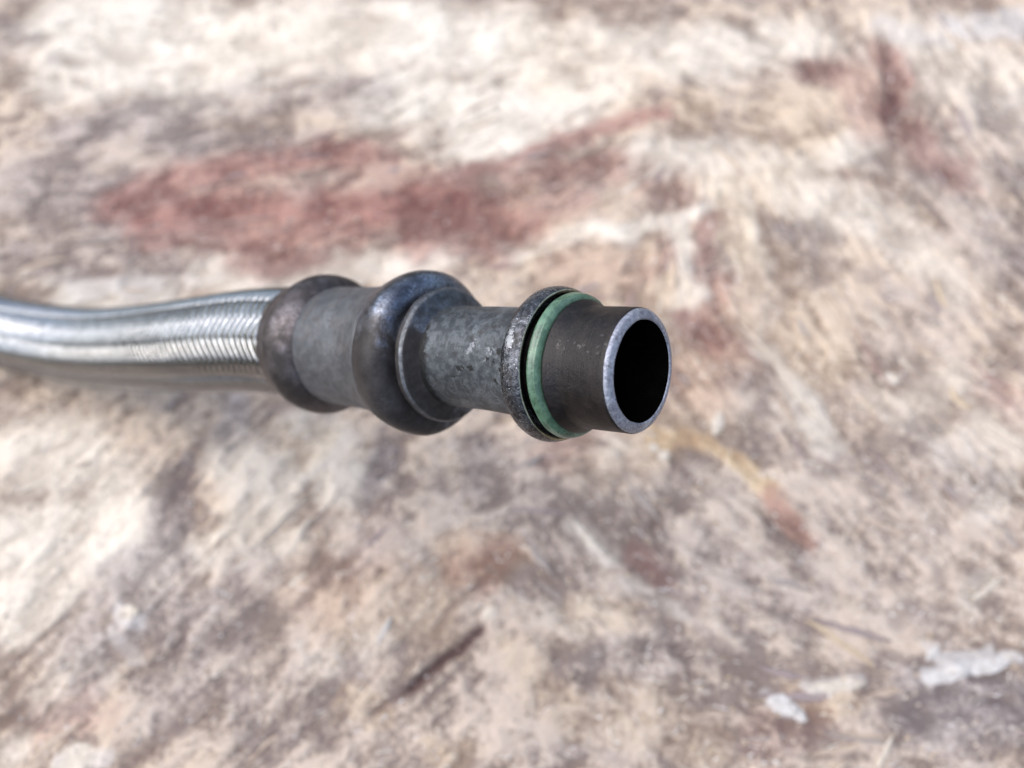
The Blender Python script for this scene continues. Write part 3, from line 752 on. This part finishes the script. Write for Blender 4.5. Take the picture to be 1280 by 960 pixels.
# half-torn flakes that can be told apart
for (x, y, L, W, deg, kind) in CHIPS:
    r = random.Random(int(x * 31 + y * 17))
    n = 9
    top, bot, side = [], [], []
    vs, fs = [], []
    for k in range(n + 1):
        u = k / n
        prof = (math.sin(math.pi * min(max(u, 0.04), 0.96)) ** 0.55)
        wl_ = W * 0.5 * prof * r.uniform(0.7, 1.1)
        wr_ = W * 0.5 * prof * r.uniform(0.7, 1.1)
        off = r.uniform(-0.06, 0.06) * W
        zc = 0.25 + 0.5 * prof + r.uniform(-0.12, 0.12) + u * u * 0.9
        xx = (u - 0.5) * L
        vs += [(xx, off - wr_, zc - 0.25), (xx, off, zc + 0.25 + 0.05 * W), (xx, off + wl_, zc - 0.2), (xx, off, zc - 0.9)]
    for k in range(n):
        b = 4 * k
        for q in range(4):
            fs.append((b + q, b + 4 + q, b + 4 + (q + 1) % 4, b + (q + 1) % 4))
    fs += [(3, 2, 1, 0)]
    b = 4 * n
    fs += [(b, b + 1, b + 2, b + 3)]
    m = bpy.data.meshes.new('wood_flake')
    m.from_pydata([(a * MM, c_ * MM, d_ * MM) for a, c_, d_ in vs], [], fs)
    m.update()
    o = link('wood_flake', m, [M['chip_' + kind]], wood_o)
    zs = surf(x, y)[0]
    o.location = (x * MM, y * MM, (zs - 0.15) * MM)
    o.rotation_euler = (0, 0, math.radians(deg))
    o.scale = (1, 1, 0.6)

# torn strips of wood lying along the grain
STRIP = {}
KINDS = ['chip_pale', 'chip_tan', 'chip_grey', 'chip_ochre', 'chip_mauve', 'chip_rust']
for kind in KINDS:
    for v in range(3):
        r = random.Random(len(STRIP) * 7 + 3)
        vs, fs = [], []
        n = 7
        bend = r.uniform(-0.08, 0.08)
        for k in range(n + 1):
            u = k / n
            w = 0.5 * (math.sin(math.pi * min(max(u, 0.03), 0.97)) ** 0.5) * r.uniform(0.65, 1.15)
            off = bend * 4 * u * (1 - u) * 6 + r.uniform(-0.12, 0.12)
            z = 0.30 * math.sin(math.pi * u) + r.uniform(-0.05, 0.1)
            vs += [(u - 0.5, off - w, z - 0.45), (u - 0.5, off - 0.3 * w, z + 0.12), (u - 0.5, off + w * 0.8, z - 0.02), (u - 0.5, off + w, z - 0.5)]
        for k in range(n):
            b = 4 * k
            for q in range(3):
                fs.append((b + q, b + 4 + q, b + 5 + q, b + 1 + q))
        fs += [(0, 1, 2, 3), (4 * n + 3, 4 * n + 2, 4 * n + 1, 4 * n)]
        m = bpy.data.meshes.new('wood_splinter')
        m.from_pydata([(a * MM, c_ * MM, d_ * MM) for a, c_, d_ in vs], [], fs)
        m.materials.append(M[kind])
        m.update()
        STRIP[kind, v] = m
rs = random.Random(99)
count = 0
while count < 280:
    x, y = rs.uniform(-180, 180), rs.uniform(8, 270)
    if rs.random() > 0.35 + 0.65 * min(1.0, max(0.0, (x + 60) / 120 + (90 - y) / 160)):
        continue
    j, i = int((y - Y0) / STEP), int((x - X0) / STEP)
    if mask['d'][max(j - 14, 0):j + 15, max(i - 14, 0):i + 15].max() > 0.3:
        continue
    red_, grey_, cream_ = mask['r'][j, i], mask['g'][j, i], mask['c'][j, i]
    if red_ > 0.3:
        kind = rs.choice(['chip_rust', 'chip_rust', 'chip_mauve'])
    elif grey_ > 0.3:
        kind = rs.choice(['chip_grey', 'chip_mauve', 'chip_grey', 'chip_tan'])
    elif cream_ > 0.35:
        kind = rs.choice(['chip_pale', 'chip_pale', 'chip_tan'])
    else:
        kind = rs.choice(['chip_pale', 'chip_tan', 'chip_tan', 'chip_grey', 'chip_ochre', 'chip_mauve', 'chip_rust'])
    o = link('wood_splinter', STRIP[kind, rs.randrange(3)], (), wood_o)
    zs, th = surf(x, y)
    o.location = (x * MM, y * MM, (zs - 0.05) * MM)
    o.rotation_euler = (0, 0, th + rs.gauss(0, 0.16) + (math.pi if rs.random() < 0.5 else 0))
    o.scale = (rs.uniform(5, 22), rs.uniform(0.7, 2.6), rs.uniform(0.7, 1.4))
    count += 1

# fine loose fibres, too many to count
NF = 15000
fx = rng.uniform(-205, 205, NF)
fy = rng.uniform(-5, 285, NF)
keep = rng.random(NF) < np.clip(0.35 + 0.65 * ((fx + 120) / 260 + (150 - fy) / 260), 0.25, 1)
fx, fy = fx[keep], fy[keep]
fv, ff, ft = [], [], []
pal = np.array([(0.70, 0.62, 0.52), (0.80, 0.76, 0.70), (0.52, 0.42, 0.34), (0.30, 0.25, 0.23), (0.18, 0.13, 0.12), (0.60, 0.47, 0.32), (0.74, 0.70, 0.68)])
for x, y in zip(fx, fy):
    z, t0 = surf(x, y)
    t0 += rng.normal(0, 0.5)
    L, W = rng.uniform(0.8, 4.2), rng.uniform(0.10, 0.34)
    if rng.random() < 0.25:
        L, W = rng.uniform(0.6, 1.4), rng.uniform(0.35, 0.75)
    c0, s0 = math.cos(t0), math.sin(t0)
    lift = rng.uniform(0.0, 0.9)
    b = len(fv)
    bend = rng.normal(0, 0.12) * L
    for (u, hw) in ((-0.5, 0.25), (0.0, 0.5), (0.5, 0.12)):
        zz = z + 0.1 + lift * (u + 0.5) ** 2
        bx = bend * (1 - 4 * u * u)
        for sgn in (-1, 1):
            lx, ly = u * L, sgn * hw * W + bx
            fv.append((x + lx * c0 - ly * s0, y + lx * s0 + ly * c0, zz))
        lx, ly = u * L, bx
        fv.append((x + lx * c0 - ly * s0, y + lx * s0 + ly * c0, zz + W * 0.6 * (hw * 2)))
    for k in (0, 3):
        ff += [(b + k, b + k + 3, b + k + 5, b + k + 2), (b + k + 2, b + k + 5, b + k + 4, b + k + 1), (b + k + 1, b + k + 4, b + k + 3, b + k)]
    tone = pal[rng.choice(len(pal), p=(0.24, 0.13, 0.22, 0.14, 0.09, 0.10, 0.08))] * rng.uniform(0.8, 1.1)
    ft += [tone] * 9
me = np_mesh('wood_fibres', np.array(fv) * MM, np.array(ff), smooth=False)
color_attr(me, 'tone', np.clip(np.array(ft), 0, 0.85))
fo = link('wood_fibres', me, [M['fibres']], wood_o)
fo['kind'] = 'stuff'

# ------------------------------------------------------------------ braided hose with its end fitting
hose = bpy.data.objects.new('braided_hose', None)
hose.empty_display_size = 0.01
COL.objects.link(hose)
hose.location = BASE
hose['label'] = 'steel braided hose ending in a grimy metal fitting with green seal'
hose['category'] = 'hose'


def round_profile(pts, rad=0.25, seg=4):
    """Round the corners of an open (s, r) polyline."""
    res = [pts[0]]
    for a, b, c_ in zip(pts[:-2], pts[1:-1], pts[2:]):
        va, vc = Vector(a) - Vector(b), Vector(c_) - Vector(b)
        la, lc = va.length, vc.length
        cut = min(rad, la * 0.45, lc * 0.45)
        if cut < 1e-5:
            res.append(b)
            continue
        p, q = Vector(b) + va.normalized() * cut, Vector(b) + vc.normalized() * cut
        for k in range(seg + 1):
            t_ = k / seg
            w = p * (1 - t_) ** 2 + Vector(b) * 2 * t_ * (1 - t_) + q * t_ * t_
            res.append((w.x, w.y))
    res.append(pts[-1])
    return res


def lathe(name, prof, mats, parent=hose, seg=144, wob=0.03, seed=1, closed=False, mat_of=None, step=0.8):
    """Turned part: prof is (s mm, r mm) along the fitting axis; uneven by wob mm. Built on the fitting's own axis."""
    fine = [prof[0]]
    src = list(zip(prof, prof[1:] + ([prof[0]] if closed else [])))
    for a, b in (src if closed else src[:len(prof) - 1]):
        n = max(1, int(math.hypot(b[0] - a[0], b[1] - a[1]) / step))
        for k in range(1, n + 1):
            fine.append((a[0] + (b[0] - a[0]) * k / n, a[1] + (b[1] - a[1]) * k / n))
    if closed:
        fine = fine[:-1]
    P = np.array(fine)
    r = np.random.default_rng(seed)
    ph = np.linspace(0, 2 * math.pi, seg, endpoint=False)
    wsum = np.zeros((len(P), seg))
    for k in range(9):
        a, f1, f2, p0 = r.normal(0, 1), r.integers(1, 14), r.uniform(-1.2, 1.2), r.uniform(0, 6.28)
        wsum += a * np.sin(f1 * ph[None, :] + f2 * P[:, :1] + p0) / (1 + 0.25 * f1)
    R = P[:, 1:] + wob * wsum * np.clip(P[:, 1:] / 4, 0, 1)
    S = np.repeat(P[:, :1], seg, 1) + 0.5 * wob * np.roll(wsum, 31, axis=1)
    V = np.stack([S, R * np.cos(ph), R * np.sin(ph)], -1).reshape(-1, 3) * MM
    m, ix = len(P), np.arange(len(P) * seg).reshape(len(P), seg)
    A = ix if closed else ix[:-1]
    B = np.roll(ix, -1, axis=0) if closed else ix[1:]
    Q = np.stack([A, B, np.roll(B, -1, 1), np.roll(A, -1, 1)], -1).reshape(-1, 4)
    me = np_mesh(name, V, Q)
    o = link(name, me, mats, parent)
    if mat_of is not None:
        mi = np.array([mat_of(0.5 * (P[k][0] + P[(k + 1) % m][0]), 0.5 * (P[k][1] + P[(k + 1) % m][1])) for k in range(A.shape[0])], dtype=np.int32)
        me.polygons.foreach_set('material_index', np.repeat(mi, seg))
    if parent is hose:
        o.matrix_local = FIT
    return o


# open tube at the very end: bore, cut rim, black outside with a low shoulder behind
spout_prof = [(0.6, 6.42), (0.1, 6.42), (-0.34, 6.5), (-0.46, 6.72), (-0.15, 7.62), (0.4, 8.0), (6.3, 8.0), (7.1, 8.1), (8.55, 8.86), (8.85, 8.84), (8.95, 8.2), (11.6, 8.2), (12.5, 8.2)]
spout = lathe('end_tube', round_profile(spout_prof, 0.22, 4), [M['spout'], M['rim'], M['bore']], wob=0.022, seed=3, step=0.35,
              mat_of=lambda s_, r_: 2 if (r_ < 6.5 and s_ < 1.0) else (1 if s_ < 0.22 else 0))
spout['label'] = 'blackened open end tube with a bare scratched silver rim'
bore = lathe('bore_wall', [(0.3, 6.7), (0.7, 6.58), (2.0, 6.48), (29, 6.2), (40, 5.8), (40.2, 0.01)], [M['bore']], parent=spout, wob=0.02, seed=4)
bore['label'] = 'black sooty inside wall of the open tube'

ring_prof = [(9.0, 8.45), (8.98, 8.8), (9.12, 9.25), (9.45, 9.62), (9.8, 9.62), (10.3, 9.78), (10.6, 9.66), (10.72, 9.2), (10.7, 8.3), (9.4, 8.25)]
oring = lathe('seal_ring', round_profile(ring_prof, 0.2, 3), [M['green']], wob=0.03, seed=8, closed=True, step=0.4)
oring['label'] = 'green rubber seal ring in the groove behind the end tube'

flange_prof = [(13.8, 8.1), (12.4, 8.4), (12.2, 9.2), (11.55, 9.75), (11.35, 10.02), (11.5, 10.25), (12.0, 10.45), (12.8, 10.62), (13.7, 10.58), (14.5, 10.25), (15.0, 9.5), (15.15, 8.4), (15.5, 7.85), (16.6, 7.5)]
flange = lathe('flange', round_profile(flange_prof, 0.35, 4), [M['flange'], M['brass']], wob=0.03, seed=12, step=0.35,
               mat_of=lambda s_, r_: 1 if s_ < 11.62 and r_ < 10.2 else 0)
flange['label'] = 'speckled gunmetal flange with a thin rubbed bright edge'

neck_prof = [(15.9, 7.3), (15.95, 7.72), (19.0, 7.62), (26.0, 7.56), (30.5, 7.58), (33.5, 7.6)]
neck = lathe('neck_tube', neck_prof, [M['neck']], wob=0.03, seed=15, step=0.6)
neck['label'] = 'scratched oxidised grey tube between the flange and the disc'

disc_prof = [(32.3, 7.2), (32.65, 7.75), (33.0, 8.6), (33.4, 9.92), (33.9, 10.25), (34.75, 10.3), (35.15, 9.95), (35.3, 8.9), (36.9, 8.8)]
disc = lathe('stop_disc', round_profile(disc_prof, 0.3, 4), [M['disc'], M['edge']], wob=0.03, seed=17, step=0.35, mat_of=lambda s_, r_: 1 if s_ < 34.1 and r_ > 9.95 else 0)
disc['label'] = 'thin disc with a pale worn edge in front of the large bead'

bead_prof = [(36.05, 8.6), (36.05, 9.8), (36.2, 10.9), (36.6, 11.8), (37.2, 12.45), (38.0, 12.85), (38.9, 13.0), (40.0, 12.92), (41.2, 12.6), (42.2, 12.22), (42.7, 11.95), (42.9, 11.2)]
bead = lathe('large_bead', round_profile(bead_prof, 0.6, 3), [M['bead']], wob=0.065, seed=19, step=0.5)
bead['label'] = 'large rounded blue grey bead, the widest part of the fitting'

fer_prof = [(42.2, 11.2), (42.35, 11.9), (42.7, 12.0), (44.0, 11.5), (45.5, 10.98), (47.0, 10.62), (48.5, 10.42), (50.0, 10.3), (52.0, 10.24), (56.0, 10.2), (59.5, 10.24), (62.5, 10.2)]
ferrule = lathe('ferrule', fer_prof, [M['ferrule']], wob=0.04, seed=23, step=0.8)
ferrule['label'] = 'dull grey crimped ferrule sleeve between the two beads'

rear_prof = [(60.4, 9.7), (60.5, 10.22), (61.0, 10.7), (61.8, 11.35), (62.8, 11.95), (63.9, 12.33), (65.0, 12.45), (66.2, 12.25), (67.3, 11.8), (68.6, 11.4), (69.8, 11.05),
             (70.4, 10.8), (70.7, 10.5), (70.5, 10.1), (69.6, 9.6)]
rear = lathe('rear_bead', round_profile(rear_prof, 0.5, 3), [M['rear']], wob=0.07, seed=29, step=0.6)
rear['label'] = 'dark grimy bead where the braid enters the ferrule'

# hose centre line (mm, world) as a smooth curve
KEY = [tuple((TIP + AX * (s_ * MM)) / MM) for s_ in (60, 66, 72, 78)] + [(-65.40, 84.10, 59.18), (-80.96, 91.08, 45.90), (-97.51, 98.32, 32.76), (-115.02, 105.90, 20.91), (-130.98, 111.86, 13.84), (-145.60, 116.86, 10.22), (-163.26, 122.43, 10.30), (-187.36, 131.78, 10.30), (-217.37, 142.07, 10.30), (-252.91, 151.57, 10.30)]
K = np.array(KEY)
kt = np.concatenate([[0], np.cumsum(np.linalg.norm(np.diff(K, axis=0), axis=1))])


def natural_spline(t_, y, tq):
    n = len(t_)
    h = np.diff(t_)
    A = np.eye(n)
    b = np.zeros(n)
    for i in range(1, n - 1):
        A[i, i - 1], A[i, i], A[i, i + 1] = h[i - 1], 2 * (h[i - 1] + h[i]), h[i]
        b[i] = 6 * ((y[i + 1] - y[i]) / h[i] - (y[i] - y[i - 1]) / h[i - 1])
    m = np.linalg.solve(A, b)
    i = np.clip(np.searchsorted(t_, tq) - 1, 0, n - 2)
    hh, d0, d1 = h[i], tq - t_[i], t_[i + 1] - tq
    return m[i] * d1 ** 3 / (6 * hh) + m[i + 1] * d0 ** 3 / (6 * hh) + (y[i] / hh - m[i] * hh / 6) * d1 + (y[i + 1] / hh - m[i + 1] * hh / 6) * d0


NS = 900
tq = np.linspace(kt[0], kt[-1], NS)
path = np.stack([natural_spline(kt, K[:, a], tq) for a in range(3)], -1)
arc = np.concatenate([[0], np.cumsum(np.linalg.norm(np.diff(path, axis=0), axis=1))])
tan = np.gradient(path, axis=0)
tan /= np.linalg.norm(tan, axis=1)[:, None]
fn = np.zeros_like(path)
v0 = np.array(n1)
for i in range(NS):
    v0 = v0 - tan[i] * v0.dot(tan[i])
    v0 /= np.linalg.norm(v0)
    fn[i] = v0
fb = np.cross(tan, fn)
TOTAL = arc[-1]


def on_hose(z, phi, rad):
    """Points at arc length z, angle phi and radius rad around the hose centre line, in the hose's own frame (mm)."""
    c_ = np.stack([np.interp(z, arc, path[:, a]) for a in range(3)], -1)
    a_ = np.stack([np.interp(z, arc, fn[:, a]) for a in range(3)], -1)
    b_ = np.stack([np.interp(z, arc, fb[:, a]) for a in range(3)], -1)
    return c_ + rad[..., None] * (np.cos(phi)[..., None] * a_ + np.sin(phi)[..., None] * b_) - np.array(BASE / MM)


zz, pp = np.meshgrid(np.linspace(6.5, TOTAL, 160), np.linspace(0, 2 * math.pi, 48, endpoint=False), indexing='ij')
V = on_hose(zz.ravel(), pp.ravel(), np.full(zz.size, 9.2)) * MM
ix = np.arange(160 * 48).reshape(160, 48)
Q = np.stack([ix[:-1], np.roll(ix[:-1], -1, 1), np.roll(ix[1:], -1, 1), ix[1:]], -1).reshape(-1, 4)
liner = link('hose_liner', np_mesh('hose_liner', V, Q), [M['liner']], hose)
liner['label'] = 'dark hose body showing between the strands of the braid'

# the braid: sixteen flat strands wound each way, two over and two under, each a band of thin wires
NB, LAY, R_BR, AMP = 16, 32.5, 9.95, 0.13
PHASE = 0.35
WIRES = 6
WID = LAY / NB * 0.86                                    # axial width of a strand
for direction in (1, -1):
    for i in range(NB):
        zs = np.arange(7.0, TOTAL - 0.5, 0.24)
        # centre angle along the strand
        phi_c = direction * (zs / LAY + i / NB) * 2 * math.pi
        cols = []
        ncs = WIRES * 2 + 1
        for k in range(ncs):
            off = (k / (ncs - 1) - 0.5) * WID             # axial offset across the band
            z = np.clip(zs + off, 6.6, TOTAL)
            u = phi_c * NB / (2 * math.pi) + PHASE
            g = np.cos(math.pi * (u - 0.25))
            g = np.tanh(3.2 * g) * direction
            wire = 0.085 if k % 2 else -0.035
            edge = -0.12 * (2 * k / (ncs - 1) - 1) ** 4
            cols.append(on_hose(z, phi_c, R_BR + AMP * g + wire + edge))
        V = np.stack(cols, 1).reshape(-1, 3) * MM
        n = len(zs)
        ix = np.arange(n * ncs).reshape(n, ncs)
        Q = np.stack([ix[:-1, :-1], ix[:-1, 1:], ix[1:, 1:], ix[1:, :-1]], -1).reshape(-1, 4)
        if direction < 0:
            Q = Q[:, ::-1]
        link('braid_strand', np_mesh('braid_strand', V, Q), [M['braid']], liner)
